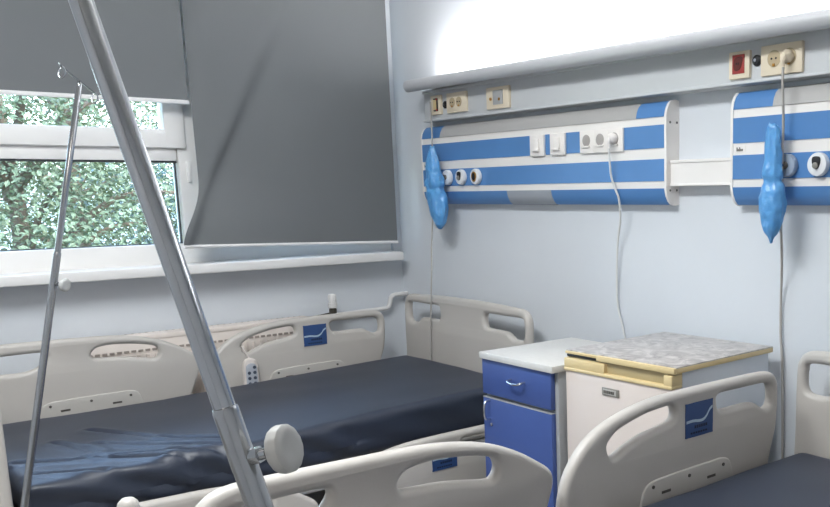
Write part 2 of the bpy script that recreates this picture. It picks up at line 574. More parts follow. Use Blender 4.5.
def rail(root, name, outline, holes, emb, flip, dz):
    """side rail; its inner face looks to +x when flip is 1, to -x when -1"""
    x = RAILX if flip == 1 else 2 * CX - RAILX
    b = MB()
    b.me(plate(outline, holes, .036, .0155), 'abs', Matrix.Translation((x, 0, dz)) @ YZ)
    o = b.build(name, root, 50)
    fx = x + .018 * flip
    # bolted mounting plate low on the inner face
    if emb:
        ya, yb = -.79, -.445
    else:
        ya, yb = -1.645, -1.30
    L = [(ya, .60), (ya + .004, .655), (ya + .03, .679), (ya + .09, .684), ((ya + yb) / 2, .686), (yb - .09, .686), (yb - .03, .684), (yb - .003, .664), (yb, .60), (yb - .1, .594), (ya + .1, .594)]
    q = MB()
    q.me(plate(L, [], .009, .004), 'absd', Matrix.Translation((fx + .001 * flip, 0, dz)) @ YZ)
    for yy in (ya + .038, (ya + yb) / 2, yb - .036):
        q.tube([(fx, yy,   .667 + dz), (fx + .0075 * flip, yy, .667 + dz)], .0048, 'bolt', 12)
    for yy in (ya + .085, yb - .085):
        q.box((min(fx, fx + .007 * flip), yy - .016, .642 + dz), (max(fx, fx + .007 * flip), yy + .016, .649 + dz), 'bolt')
    q.build('mounting_plate', o, 40)
    for side in ((flip, -flip) if emb else ()):
        fx = x + .018 * side
        e = MB()
        e.me(plate([(-.608, .773), (-.608, .85), (-.601, .856), (-.511, .856), (-.504, .85), (-.504, .773), (-.511, .767), (-.601, .767)], [], .004, .001, 3), 'emblem', Matrix.Translation((fx + .0005 * side, -.019, dz)) @ YZ)
        W = smooth_line([(-.607, .808), (-.581, .809), (-.556, .806), (-.541, .807), (-.528, .815), (-.516, .830), (-.505, .836)], 6)
        for a, c in zip(W[:-1], W[1:]):
            x0, x1 = sorted((fx, fx + .0032 * side))
            vs = [(x0, a[0] - .019, a[1] - .0035 + dz), (x1, a[0] - .019, a[1] - .0035 + dz), (x1, a[0] - .019, a[1] + .0035 + dz), (x0, a[0] - .019, a[1] + .0035 + dz),
                  (x0, c[0] - .019, c[1] - .0035 + dz), (x1, c[0] - .019, c[1] - .0035 + dz), (x1, c[0] - .019, c[1] + .0035 + dz), (x0, c[0] - .019, c[1] + .0035 + dz)]
            e.raw(vs, [[0, 1, 5, 4], [1, 2, 6, 5], [2, 3, 7, 6], [3, 0, 4, 7]], 'emblemline')
        x0, x1 = sorted((fx, fx + .003 * side))
        for k in range(6):
            e.box((x0, -.594 + k * .0085, .788 + dz), (x1, -.588 + k * .0085, .796 + dz), 'emblemdark')
        for k in range(7):
            e.box((x0, -.609 + k * .0095, .774 + dz), (x1, -.6025 + k * .0095, .779 + dz), 'emblemdark')
        e.build('emblem', o, 30)
    # swing arm that joins rail and frame
    yy = (ya + yb) / 2
    for k in (-.13, .13):
        MB().tube([(x, yy + k, .58 + dz), (x, yy + k, .45 if dz == 0 else .43), (x + .012 * flip, yy + k, .43), (x + .06 * flip, yy + k, .43)], .014, 'steel', 10).build('hinge_arm', o)
    return o

def make_bed(label):
    t = thing('hospital_bed', label, 'bed', (CX, -1.0, 0), 'adjustable hospital beds')
    def board(name, y, dz=0, th=.036):
        def mir(L):
            return [(2 * CX - a, c) for a, c in L][::-1]
        out = [(.234, .50), (.232, .70), (.234, .86), (.243, .905), (.272, .931), (.34, .938), (.52, .944)]
        out = out + [(CX, .946)] + mir(out)
        out += [(2 * CX - .30, .47), (.30, .47)]
        h = [(.285, .897), (.40, .898), (.52, .898), (.540, .890), (.545, .868), (.541, .846), (.525, .836), (.44, .834), (.39, .832), (.362, .817), (.34, .807), (.30, .806), (.275, .814), (.267, .838), (.268, .875)]
        b = MB()
        b.me(plate(out, [h, mir(h)], th, .0155), 'abs', Matrix.Translation((0, y, dz)) @ XZ)
        # shallow raised field on the board
        L = [(.36, .56), (.36, .74), (.40, .79), (.56, .81), (CX, .815)]
        L = L + mir(L[:-1]) + [(CX, .55)]
        return b.build(name, t, 50)
    board('headboard', -.113).location.x -= .014
    board('footboard', -1.920, -.036)
    for x in (.254, 2 * CX - .254):
        MB().lathe([(.014, .60), (.0165, .62), (.0165, .922), (.0145, .931), (.009, .937), (.001, .939)], 'abs', Matrix.Translation((x, -1.936, 0)), 20).build('corner_post', t)
    rail(t, 'side_rail', HEAD, [HH1, HH2], True, 1, 0)
    rail(t, 'side_rail', FOOT, [FH1, FH2], False, 1, 0)
    rail(t, 'side_rail', HEAD, [HH1, HH2], True, -1, -.37)
    rail(t, 'side_rail', FOOT, [FH1, FH2], False, -1, -.39)
    fr = MB()
    for x in (.275, 1.115):
        fr.box((x, -1.90, .40), (x + .04, -.13, .45), 'steel', .004)
    for y in (-1.89, -1.3, -.75, -.17):
        fr.box((.275, y, .40), (1.155, y + .04, .45), 'steel', .004)
    fr.build('bed_frame', t)
    pl = MB()
    for a, c in ((-1.88, -1.42), (-1.40, -1.06), (-1.04, -.80), (-.78, -.15)):
        pl.box((.27, a, .452), (1.16, c, .482), 'absd', .01)
    pl.build('mattress_platform', t)
    ch = MB()
    for x in (.36, 1.03):
        ch.box((x, -1.75, .17), (x + .05, -.35, .22), 'steel', .004)
        for y in (-1.72, -.40):
            ch.tube([(x + .025, y, .2), (x + .025, y - .1, .43)], .018, 'steel', 10)
    for y in (-1.72, -.42):
        ch.box((.30, y, .17), (1.13, y + .05, .22), 'steel', .004)
    ch.build('chassis', t)
    for x in (.33, 1.10):
        for y in (-1.70, -.40):
            c = MB()
            c.tube([(x, y, .20), (x, y, .13)], .012, 'steel', 12)
            c.box((x - .022, y - .02, .06), (x + .022, y + .02, .14), 'steel', .006)
            co = c.build('caster', t)
            MB().tube([(x - .014, y, .062), (x + .014, y, .062)], .062, 'black', 24).build('wheel', co)
    # socket for an infusion pole on the frame corner
    so = MB()
    so.tube([(1.16, -1.914, .435), (1.222, -1.914, .435)], .012, 'steel', 10)
    so.tube([(1.237, -1.914, .40), (1.237, -1.914, .455)], .019, 'steel', 16)
    so.build('pole_socket', t)
    return t

bedA = make_bed('bed along the window side, with hand control on its rail and cabinet beside it')
bedB = copy_tree(bedA)
bedB.location.x += 2.241
bedB['label'] = 'nearer bed in front of the fridge, cropped by the picture edge'
rails = [c for c in bedA.children if c.name.startswith('side_rail')]
for c in rails[:2]:
    c.location.z -= .022
    c.location.y -= .012

# ------------------------------------------------------------------ mattresses
def mattress_mesh(lo, hi, r, n, fn, name):
    """dense rounded box; fn(p) adds folds"""
    mb = MB()
    lo, hi = Vector(lo), Vector(hi)
    idx = {}
    vs, fs = [], []
    def vid(i, j, k):
        key = (i, j, k)
        if key not in idx:
            p = Vector([lo[a] + (hi[a] - lo[a]) * c / n[a] for a, c in enumerate(key)])
            q = Vector([min(max(p[a], lo[a] + r), hi[a] - r) for a in range(3)])
            d = p - q
            if d.length > 1e-9:
                p = q + d.normalized() * r * min(1, max(abs(d.x), abs(d.y), abs(d.z)) / r)
            idx[key] = len(vs)
            vs.append(fn(p))
        return idx[key]
    for ax in range(3):
        u, v = (ax + 1) % 3, (ax + 2) % 3
        for e in (0, n[ax]):
            for a in range(n[u]):
                for b in range(n[v]):
                    q = []
                    for da, db in ((0, 0), (1, 0), (1, 1), (0, 1)):
                        k = [0, 0, 0]
                        k[ax], k[u], k[v] = e, a + da, b + db
                        q.append(vid(*k))
                    fs.append(q)
    mb.raw(vs, fs, 'mattress')
    return mb

def seg_d(p, a, b):
    a, b = Vector(a), Vector(b)
    ab = b - a
    t = max(0, min(1, (p - a).dot(ab) / ab.dot(ab)))
    return (p - a - ab * t).length, t

FOLDS = [((.604, -1.577), (.862, -1.43), (1.057, -1.25)), ((.80, -1.60), (1.107, -1.308)), ((.94, -1.66), (1.06, -1.45), (1.15, -1.33)),
         ((.86, -1.84), (.98, -1.64), (1.12, -1.47), (1.15, -1.43)), ((1.03, -1.82), (1.13, -1.66)), ((.70, -1.70), (.90, -1.62))]
def folds_A(p):
    q = Vector((p.x, p.y))
    out = Vector(p)
    if p.z > .55:
        for L in FOLDS:
            for a, b in zip(L[:-1], L[1:]):
                d, t_ = seg_d(q, a, b)
                out.z -= .010 * math.exp(-(d / .008) ** 2)
                out.z += .005 * math.exp(-((d - .022) / .013) ** 2)
        sag = math.exp(-((p.y + 1.55) / .5) ** 2) * math.exp(-((p.x - .95) / .3) ** 2)
        out.z -= .006 * sag
        out.z += .012 - .036 * min(1, max(0, (-p.y - .15) / 1.1))
        out.z += .003 * mnoise.noise(Vector((p.x * 5, p.y * 4, 0)))
    if p.x > 1.12:
        s = .9 * math.sin(p.y * 31 + (p.z - .5) * 60 + 2 * math.sin(p.y * 5)) + mnoise.noise(Vector((p.y * 6, p.z * 9, 2)))
        out.x += .006 * s * (1 if p.y < -.9 else .35)
        out.x += .010 * mnoise.noise(Vector((p.y * 2.2, 0, 5)))
        if p.z < .52:
            out.z += .008 * mnoise.noise(Vector((p.y * 12, 1, 0)))
    return out

def folds_B(p):
    out = Vector(p)
    if p.z > .55:
        out.z += .004 * mnoise.noise(Vector((p.x * 4, p.y * 4, 3)))
    return out

t = mattress_mesh((.268, -1.872, .4825), (1.157, -.150, .642), .032, (74, 150, 14), folds_A, 'mattress').build('mattress', smooth=80)
tag(t, 'dark blue mattress with sheen and wrinkles on the bed by the window', 'mattress', 'vinyl covered mattresses')
t = mattress_mesh((2.503, -1.872, .484), (3.398, -.155, .648), .032, (60, 110, 12), folds_B, 'mattress').build('mattress', smooth=80)
tag(t, 'smooth dark mattress without wrinkles on the bed in front of the fridge', 'mattress', 'vinyl covered mattresses')

# ------------------------------------------------------------------ bed hand control
def remote():
    t = thing('hand_control', 'small grey bed hand control with round buttons hanging on the far side rail', 'remote', (.25, -.888, .61))
    MB().me(plate([(-.918, .60), (-.920, .66), (-.918, .70), (-.908, .722), (-.888, .729), (-.868, .722), (-.858, .70), (-.856, .66), (-.858, .60), (-.888, .592)], [], .026, .009), 'remote', Matrix.Translation((.252, 0, 0)) @ YZ).build('shell', t, 50)
    k = MB()
    k.me(plate([(-.910, .605), (-.911, .67), (-.908, .698), (-.888, .708), (-.868, .698), (-.865, .67), (-.866, .605), (-.888, .60)], [], .004, .0015), 'remotep', Matrix.Translation((.2655, 0, 0)) @ YZ)
    ko = k.build('keypad', t, 50)
    for (yy, zz) in ((-.876, .690), (-.899, .668), (-.876, .668), (-.899, .645), (-.876, .645), (-.899, .622), (-.876, .622)):
        MB().tube([(.266, yy, zz), (.270, yy, zz)], .0068, 'button', 14).build('button', ko)
    MB().tube(smooth_line([(.247, -.888, .725), (.244, -.896, .745), (.240, -.903, .765), (.226, -.905, .776), (.205, -.90, .778), (.19, -.898, .76)], 5), .004, 'remote', 8).build('hook', t)
remote()

# ------------------------------------------------------------------ bedside cabinet
def cabinet():
    t = thing('bedside_cabinet', 'blue bedside cabinet with pale top between the bed and the fridge', 'cabinet', (1.655, -.36, 0))
    x0, x1, yf, yb, zt = 1.481, 1.868, -.565, -.165, .866
    b = MB()
    b.box((x0, yf + .018, .07), (x0 + .018, yb, zt - .022), 'cabgrey', .001)
    b.box((x1 - .018, yf + .018, .07), (x1, yb, zt - .022), 'cabgrey', .001)
    b.box((x0, yb - .01, .07), (x1, yb, zt - .022), 'cabgrey')
    b.box((x0 + .018, yf + .02, .08), (x1 - .018, yb - .01, .10), 'cabgrey')
    b.box((x0 + .018, yf + .02, .70), (x1 - .018, yb - .01, .716), 'cabgrey')
    b.build('carcass', t)
    MB().box((x0 - .001, yf - .010, zt - .022), (x1 + .004, yb + .005, zt), 'cabtop', .002).build('top', t)
    d = MB()
    d.box((x0 + .001, yf, .722), (x1 - .016, yf + .018, zt - .024), 'cabblue', .0015)
    d = d.build('drawer', t)
    def grip(pts, par):
        MB().tube(smooth_line(pts, 6), .0042, 'handle', 10).build('handle', par)
    xm = (x0 + x1) / 2 + .008
    grip([(xm - .036, yf, .792), (xm - .034, yf - .018, .789), (xm - .015, yf - .024, .785), (xm + .015, yf - .024, .785), (xm + .034, yf - .018, .789), (xm + .036, yf, .792)], d)
    e = MB()
    e.box((x0 + .001, yf, .085), (x1 - .016, yf + .018, .708), 'cabblue', .0015)
    e.box((x0 + .001, yf - .0006, .708), (x1 - .016, yf + .018, .711), 'cabgrey')
    e = e.build('door', t)
    xh = x0 + .040
    grip([(xh, yf, .70), (xh, yf - .018, .697), (xh, yf - .024, .68), (xh, yf - .024, .655), (xh, yf - .018, .638), (xh, yf, .635)], e)
    k = MB()
    k.tube([(xh + .008, yf, .618), (xh + .008, yf - .003, .618)], .006, 'handle', 12)
    k.build('lock', e)
    MB().box((x0 + .02, yf + .04, .0), (x1 - .02, yb - .02, .07), 'black', .002).build('plinth', t)
cabinet()

# ------------------------------------------------------------------ fridge
def fridge():
    t = thing('fridge', 'small white fridge with yellowed trim and marbled worktop beside the blue cabinet', 'fridge', (1.889, -.535, 0))
    t.rotation_euler = (0, 0, math.radians(2.0))
    W, D, H = .440, .462, .918
    b = MB()
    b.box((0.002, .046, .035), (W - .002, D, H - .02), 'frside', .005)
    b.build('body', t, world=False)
    e = MB()
    e.box((-.003, .010, H - .019), (W + .010, D + .005, H - .003), 'beige', .003)
    e.build('worktop_edge', t, world=False)
    MB().box((-.002, .007, H - .005), (W + .009, D + .004, H), 'marble', .0015).build('worktop', t, world=False)
    MB().box((-.002, .002, H - .012), (.14, .011, H - .004), 'beige', .002).build('worktop_lip', t, world=False)
    MB().box((.14, -.003, H - .019), (W + .010, .011, H - .002), 'beige', .003).build('worktop_lip', t, world=False)
    MB().box((.004, .004, H - .020), (.14, .012, H - .013), 'black', .001).build('hinge_gap', t, world=False)
    d = MB()
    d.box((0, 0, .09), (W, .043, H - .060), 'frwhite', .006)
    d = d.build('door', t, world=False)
    h = MB()
    h.box((-.002, -.006, H - .064), (W + .002, .043, H - .053), 'beige', .004)
    h.box((-.001, .010, H - .056), (W + .001, .043, H - .021), 'beiged', .002)
    h.box((-.002, -.004, H - .056), (.175, .030, H - .024), 'beige', .004)
    h.box((W - .030, -.004, H - .056), (W + .002, .043, H - .024), 'beige', .004)
    h.build('door_handle', d, world=False)
    n = MB()
    n.box((.165, -.004, H - .118), (.235, 0, H - .094), 'plate', .0015)
    n.box((.170, -.005, H - .114), (.225, -.004, H - .098), 'absd')
    for k in range(6):
        n.box((.174 + k * .0075, -.0058, H - .111), (.180 + k * .0075, -.005, H - .102), 'plated')
    n.build('nameplate', d, world=False)
    k = MB()
    k.box((.03, .06, 0), (W - .03, D - .03, .04), 'black', .003)
    k.build('base', t, world=False)
fridge()

# ------------------------------------------------------------------ bed head units
ZT, ZB = 1.697, 1.351
def unit_profile(off=0.0):
    """front outline from bottom to top, (y, z)"""
    P = [(0, ZB + .004), (-.018, ZB), (-.034, ZB + .004), (-.046, ZB + .016), (-.055, ZB + .034), (-.06, ZB + .056),
         (-.06, ZT - .053), (-.055, ZT - .032), (-.046, ZT - .015), (-.034, ZT - .004), (-.018, ZT), (0, ZT - .003)]
    if off:
        c = []
        for y, z in P:
            n = Vector((0, 0))
            if z < ZB + .056:
                n = Vector((y + .018, z - (ZB + .056)))
            elif z > ZT - .053:
                n = Vector((y + .018, z - (ZT - .053)))
            else:
                n = Vector((-1, 0))
            n = n.normalized() if n.length > 1e-6 else Vector((-1, 0))
            c.append((y + n.x * off, z + n.y * off))
        return c
    return P

def strip(x0, x1, z0, z1, m, off=.0025):
    """thin skin lying on the unit's front between two heights"""
    P0, P1 = unit_profile(0), unit_profile(off)
    def at(P, z):
        best = None
        F = P[1:-1]
        for a, b in zip(F[:-1], F[1:]):
            if a[1] <= z <= b[1] and b[1] > a[1]:
                k = (z - a[1]) / (b[1] - a[1])
                best = (a[0] + (b[0] - a[0]) * k, z)
        return best or (F[0] if z < F[0][1] else F[-1])
    zs = sorted({z0, z1} | {z for y, z in P0 if z0 < z < z1})
    a = [at(P0, z) for z in zs]
    b = []
    for (y, z) in a:
        n = Vector((-1, 0))
        if z < ZB + .056:
            n = Vector((y + .018, z - (ZB + .056)))
        elif z > ZT - .053:
            n = Vector((y + .018, z - (ZT - .053)))
        n = n.normalized()
        b.append((y + n.x * off, z + n.y * off))
    mb = MB()
    mb.prism([(y + .001, z) for y, z in a] + b[::-1], x0, x1, m)
    return mb

FACE = Matrix(((1, 0, 0, 0), (0, 0, -1, 0), (0, 1, 0, 0), (0, 0, 0, 1)))   # local z points out of the wall (-y)

def gas_outlet(x, t, dark, ring, r=.033):
    mx = Matrix.Translation((x, -.062, 1.468)) @ FACE
    o = MB().lathe([(r * .9, 0), (r, .003), (r, .014), (r * .93, .019), (r * .6, .021), (.001, .021)], ring, mx, 32).build('gas_outlet', t)
    k = MB()
    if dark == 'hole':
        k.me(plate([(-.012, .020), (.0, .023), (.012, .020), (.014, .008), (.009, -.008), (0, -.014), (-.009, -.008), (-.014, .008)], [], .004, .001), 'black', Matrix.Translation((x, -.084, 1.468)) @ XZ)
        k.lathe([(.009, 0), (.009, .006), (.005, .007), (.001, .007)], 'plate', Matrix.Translation((x, -.085, 1.465)) @ FACE, 16)
    elif dark == 'oval':
        k.me(plate([(-.016, .012), (0, .021), (.016, .012), (.018, -.004), (.008, -.020), (-.008, -.020), (-.018, -.004)], [], .003, .001), 'brass', Matrix.Translation((x, -.083, 1.468)) @ XZ)
        k.me(plate([(-.007, .012), (.007, .012), (.008, -.012), (-.008, -.012)], [], .004, .001), 'black', Matrix.Translation((x, -.0845, 1.468)) @ XZ)
    else:
        k.lathe([(.011, 0), (.011, .008), (.007, .010), (.001, .010)], 'plated', Matrix.Translation((x, -.0825, 1.469)) @ FACE, 20)
        k.lathe([(.005, 0), (.005, .006), (.001, .006)], 'handle', Matrix.Translation((x, -.092, 1.469)) @ FACE, 12)
    k.build('outlet_port', o)

def head_unit(x0, x1, label, first):
    t = thing('bed_head_unit', label, 'wall panel', ((x0 + x1) / 2, -.05, ZB), 'bed head supply panels')
    MB().prism(unit_profile(), x0, x1, 'unitwhite').build('housing', t, 25)
    cap = [(y * 1.04 - .001 if y else 0, z + (.003 if z > 1.5 else -.003)) for y, z in unit_profile()]
    MB().prism(cap, x0 - .010, x0, 'unitwhite').build('end_cap', t, 25)
    e = MB().prism(cap, x1, x1 + .010, 'unitwhite')
    for z in (1.40, 1.625):
        e.tube([(x1 + .010, -.045, z), (x1 + .0112, -.045, z)], .004, 'bolt', 10)
        e.tube([(x1 + .010, -.012, z), (x1 + .0112, -.012, z)], .004, 'bolt', 10)
    e.build('end_cap', t, 25)
    def blue(a, b, z0, z1):
        strip(a, b, z0, z1, 'unitblue').build('blue_strip', t, 25)
    if first:
        for a, b in ((x0, 1.147), (1.2335, 1.270), (1.358, 1.443), (1.672, x1)):
            blue(a, b, 1.5415, 1.618)
    else:
        blue(x0, x1, 1.5415, 1.618)
    blue(x0, x1, 1.4315, 1.505)
    blue(x0, (.976 if first else x1), ZB + .002, 1.407)
    if first:
        blue(1.261, x1, ZB + .002, 1.407)
        strip(.976, 1.261, ZB + .002, 1.407, 'lens2', .004).build('reading_light_lens', t, 25)
    ta, tb = (x0 + .15, x1 - .135)
    blue(x0, ta, 1.644, ZT - .001)
    blue(tb, x1, 1.644, ZT - .001)
    strip(ta, tb, 1.644, ZT - .001, 'lens', .003).build('light_diffuser', t, 25)
    if first:
        for a in (1.147, 1.271):
            s = MB()
            s.box((a, -.072, 1.538), (a + .086, -.060, 1.618), 'socketw', .002)
            s = s.build('light_switch', t)
            r = MB()
            r.box((a + .022, -.079, 1.558), (a + .062, -.070, 1.603), 'socketw', .003)
            r.box((a + .022, -.082, 1.555), (a + .062, -.072, 1.565), 'socketw', .002)
            r.build('rocker', s)
        for i, xs in enumerate((1.480, 1.554, 1.6295)):
            s = MB()
            s.box((1.443 + i * .0763, -.070, 1.537), (1.443 + (i + 1) * .0763, -.060, 1.618), 'socketw', .0015)
            s = s.build('power_socket', t)
            r = MB()
            r.lathe([(.021, 0), (.021, .002), (.019, .003), (.001, .003)], 'well', Matrix.Translation((xs, -.069, 1.583)) @ FACE, 24)
            r.box((xs - .020, -.077, 1.558), (xs + .020, -.068, 1.564), 'socketw', .001)
            r.build('socket_well', s)
        gas_outlet(.552, t, 'knob', 'outlet')
        gas_outlet(.660, t, 'hole', 'outlet')
        gas_outlet(.772, t, 'oval', 'outlet')
    else:
        gas_outlet(2.374, t, 'knob', 'outletg', .034)
        gas_outlet(2.483, t, 'hole', 'outlet', .034)
    # small grey maker's plate on the middle white stripe
    q = MB()
    q.box((x0 + .012, -.0615, 1.514), (x0 + .048, -.0595, 1.533), 'unitwhite')
    for k in range(5):
        q.box((x0 + .014 + k * .0052, -.0622, 1.517), (x0 + .0178 + k * .0052, -.0614, 1.524 + (.005 if k in (0, 2) else 0)), 'plated')
    q.build('maker_plate', t)
    return t

head_unit(.338, 1.866, 'blue and white striped supply panel above the window bed, with two switches and triple socket', True)
head_unit(2.161, 3.70, 'blue and white striped supply panel with one grey outlet, cut off by the picture edge', False)
d = MB()
d.box((1.877, -.045, 1.418), (2.150, 0, 1.499), 'unitwhite', .002)
d.box((1.877, -.048, 1.490), (2.150, 0, 1.500), 'unitwhite', .001)
d.box((1.877, -.048, 1.414), (2.150, 0, 1.422), 'unitwhite', .001)
tag(d.build('cable_duct', smooth=0), 'short white cable duct linking the two striped panels', 'duct')

# ------------------------------------------------------------------ trunking with sockets and the long wall light above it
def trunking():
    t = thing('socket_trunking', 'long grey trunking with cream sockets under the wall light', 'trunking', (2.0, -.035, 1.716))
    X0, X1 = .372, 4.2
    b = MB()
    b.box((X0, -.062, 1.716), (X1, 0, 1.850), 'race', .003)
    b.box((X0, -.073, 1.716), (X1, -.05, 1.727), 'race', .003)
    b.box((X0, -.073, 1.840), (X1, -.05, 1.852), 'race', .003)
    b.build('channel', t, 30)
    def frame(x0, x1, z0, z1, name):
        m = MB()
        m.box((x0, -.074, z0), (x1, -.06, z1), 'cream', .003)
        return m.build(name, t)
    def wells(par, xs, z, r, m='creamd'):
        for x in xs:
            k = MB()
            k.lathe([(r, 0), (r, .0015), (r * .9, .002), (.001, .002)], m, Matrix.Translation((x, -.0738, z)) @ FACE, 24)
            for s in (-1, 1):
                k.lathe([(.003, 0), (.003, .003), (.001, .003)], 'black', Matrix.Translation((x + s * .008, -.0745, z)) @ FACE, 10)
            k.box((x - .004, -.078, z - r * .95), (x + .004, -.0735, z - r * .6), 'brass')
            k.build('socket_well', par)
    # rocker switch with red corners
    s = frame(.444, .524, 1.743, 1.826, 'isolator_switch')
    k = MB()
    k.box((.470, -.077, 1.757), (.504, -.072, 1.812), 'black', .001)
    k.box((.474, -.081, 1.763), (.496, -.075, 1.806), 'beige', .001)
    k.box((.494, -.0795, 1.757), (.503, -.075, 1.766), 'red')
    k.box((.494, -.0795, 1.803), (.503, -.075, 1.812), 'red')
    k.build('rocker', s)
    def jack(x):
        k = MB()
        k.lathe([(.016, 0), (.016, .006), (.012, .008), (.012, .010), (.006, .011), (.001, .011)], 'black', Matrix.Translation((x, -.062, 1.781)) @ FACE, 24)
        k.lathe([(.005, 0), (.005, .004), (.001, .004)], 'handle', Matrix.Translation((x, -.072, 1.781)) @ FACE, 12)
        k.build('earth_terminal', t)
    jack(.550)
    s = frame(.571, .720, 1.742, 1.826, 'double_socket')
    wells(s, (.617, .668), 1.785, .021)
    s = frame(.868, 1.022, 1.736, 1.822, 'data_socket')
    k = MB()
    k.box((.918, -.077, 1.752), (.984, -.072, 1.808), 'steel', .001)
    k.build('cover_plate', s)
    for x, z in ((.902, 1.776), (.962, 1.772)):
        MB().lathe([(.006, 0), (.006, .005), (.003, .006), (.001, .006)], 'brass', Matrix.Translation((x, -.0745, z)) @ FACE, 12).build('antenna_pin', s)
    s = frame(2.150, 2.230, 1.733, 1.814, 'red_socket')
    k = MB()
    k.box((2.166, -.0765, 1.748), (2.212, -.072, 1.804), 'red', .001)
    k.me(plate([(2.172, 1.765), (2.174, 1.790), (2.188, 1.797), (2.206, 1.795), (2.204, 1.776), (2.196, 1.760), (2.181, 1.756)], [], .003, .0008, 3), 'redd', Matrix.Translation((0, -.0770, 0)) @ XZ)
    for dx in (-.004, .004):
        k.box((2.188 + dx - .0015, -.0796, 1.773), (2.188 + dx + .0015, -.078, 1.780), 'black')
    k.build('socket_insert', s)
    jack(2.252)
    s = frame(2.272, 2.420, 1.731, 1.818, 'double_socket')
    wells(s, (2.322, 2.376), 1.778, .024)
trunking()

def wall_light():
    t = thing('wall_light', 'long grey rounded wall light glowing up the wall above the trunking', 'light', (2.0, -.08, 1.852))
    X0, X1 = .372, 4.2
    # open trough: bottom, rounded front lip, low back
    import math as _m
    arc = [(-.134 - .026 * _m.sin(_m.pi * k / 10), 1.857 - .026 * _m.cos(_m.pi * k / 10)) for k in range(11)]
    arc_in = [(-.134 - .020 * _m.sin(_m.pi * k / 10), 1.857 - .020 * _m.cos(_m.pi * k / 10)) for k in range(11)][::-1]
    out = [(-.0, 1.852), (-.07, 1.850)] + arc
    inn = arc_in + [(-.07, 1.857), (-.0, 1.859)]
    MB().prism(out + inn, X0, X1, 'fixture').build('housing', t, 30)
    cap = [(-.0, 1.852), (-.07, 1.850)] + arc + [(-.0, 1.883)]
    MB().prism(cap, X0 - .012, X0 + .002, 'fixture').build('end_cap', t, 30)
    MB().prism(cap, X1 - .002, X1 + .012, 'fixture').build('end_cap', t, 30)
    t.rotation_euler = (0, .0085, 0)
    for a, b in ((.47, 1.72), (1.76, 2.98), (3.02, 4.15)):
        MB().box((a, -.128, 1.872), (b, -.015, 1.882), 'tube', .003).build('lamp_diffuser', t)
        for x in (a - .01, b + .01):
            h = MB()
            h.box((x - .008, -.12, 1.858), (x + .008, -.03, 1.880), 'unitwhite', .002)
            h.build('lamp_holder', t)
wall_light()

# ------------------------------------------------------------------ cords and plugs
def cord(label, pts, r, m, plug=None, z0=False):
    t = thing('power_cord', label, 'cord', pts[0], 'cords hanging down the wall')
    MB().tube(smooth_line(pts, 6), r, m, 8).build('cable', t)
    if plug:
        m = 'socketw' if z0 else 'cream'
        x, y, z = plug
        p = MB()
        p.lathe([(.017, 0), (.018, .004), (.018, .016), (.013, .026), (.009, .032), (.001, .032)], m, Matrix.Translation((x, y, z)) @ FACE, 20)
        p.tube(smooth_line([(x, y - .022, z), (x, y - .030, z - .012), (x, y - .028, z - .032)], 4), [.010, .010, .0095, .009, .008, .007, .006, .005, .005], m, 12)
        p.build('plug', t)
cord('white cord hanging from the rocker switch behind the first blue bag onto the window bed',
     [(.452, -.080, 1.80), (.462, -.086, 1.74), (.470, -.090, 1.65), (.470, -.094, 1.50), (.462, -.100, 1.30), (.470, -.118, 1.16), (.500, -.142, 1.05), (.494, -.145, .96), (.484, -.143, .90), (.468, -.143, .78), (.461, -.143, .655), (.461, -.142, .55)], .0034, 'cableg')
cord('white cord plugged into the triple socket and dropping behind the cabinet',
     [(1.6295, -.098, 1.548), (1.629, -.092, 1.49), (1.626, -.082, 1.445), (1.642, -.076, 1.40), (1.648, -.068, 1.37), (1.635, -.050, 1.30), (1.60, -.030, 1.22), (1.580, -.018, 1.11), (1.575, -.010, .98), (1.600, -.010, .90), (1.62, -.010, .80), (1.62, -.010, .5)], .0038, 'cable', (1.6295, -.070, 1.583), True)
cord('grey cord plugged into the cream double socket and hanging behind the second blue bag',
     [(2.376, -.102, 1.745), (2.379, -.108, 1.70), (2.378, -.100, 1.60), (2.372, -.093, 1.45), (2.366, -.085, 1.30), (2.352, -.060, 1.22), (2.332, -.03, 1.14), (2.318, -.012, 1.06), (2.318, -.010, .95), (2.326, -.010, .85), (2.333, -.010, .6), (2.333, -.010, .3)], .004, 'cableg', (2.376, -.075, 1.778))

# ------------------------------------------------------------------ blue plastic bags tied over hanging cords
def bag(label, spine, seed, y0):
    """spine rows: (x, z, half width, half depth)"""
    mb = MB()
    n = 36
    rows = []
    P = smooth_line([Vector((a, b, c, d)) for a, b, c, d in spine], 6)
    vs, fs = [], []
    for (x, z, w_, d_) in P:
        for k in range(n):
            an = 2 * math.pi * k / n
            nz = mnoise.noise(Vector((math.cos(an) * 1.6 + seed, math.sin(an) * 1.6, z * 16)))
            nz += .5 * mnoise.noise(Vector((math.cos(an) * 4 + seed, math.sin(an) * 4, z * 40)))
            s = 1 + .26 * nz
            vs.append((x + w_ * s * math.cos(an), y0 + d_ * s * math.sin(an), z + .006 * nz))
    for i in range(len(P) - 1):
        for k in range(n):
            fs.append([i * n + k, i * n + (k + 1) % n, (i + 1) * n + (k + 1) % n, (i + 1) * n + k])
    fs.append(list(range(n)))
    fs.append([(len(P) - 1) * n + k for k in range(n)][::-1])
    mb.raw(vs, fs, 'bag')
    o = mb.build('plastic_bag', smooth=70)
    tag(o, label, 'bag', 'blue bags tied over the hanging cords')
bag('twisted blue plastic bag on the switch cord at the striped panel nearest the window',
    [(0.512, 1.605, .010, .010), (0.511, 1.565, .024, .018), (0.513, 1.52, .038, .026), (0.516, 1.48, .047, .030), (0.521, 1.445, .054, .034), (0.524, 1.42, .048, .031), (0.532, 1.395, .056, .036), (0.539, 1.35, .054, .033), (0.545, 1.30, .046, .028), (0.549, 1.265, .030, .020), (0.547, 1.245, .008, .007)], 1.3, -.118)
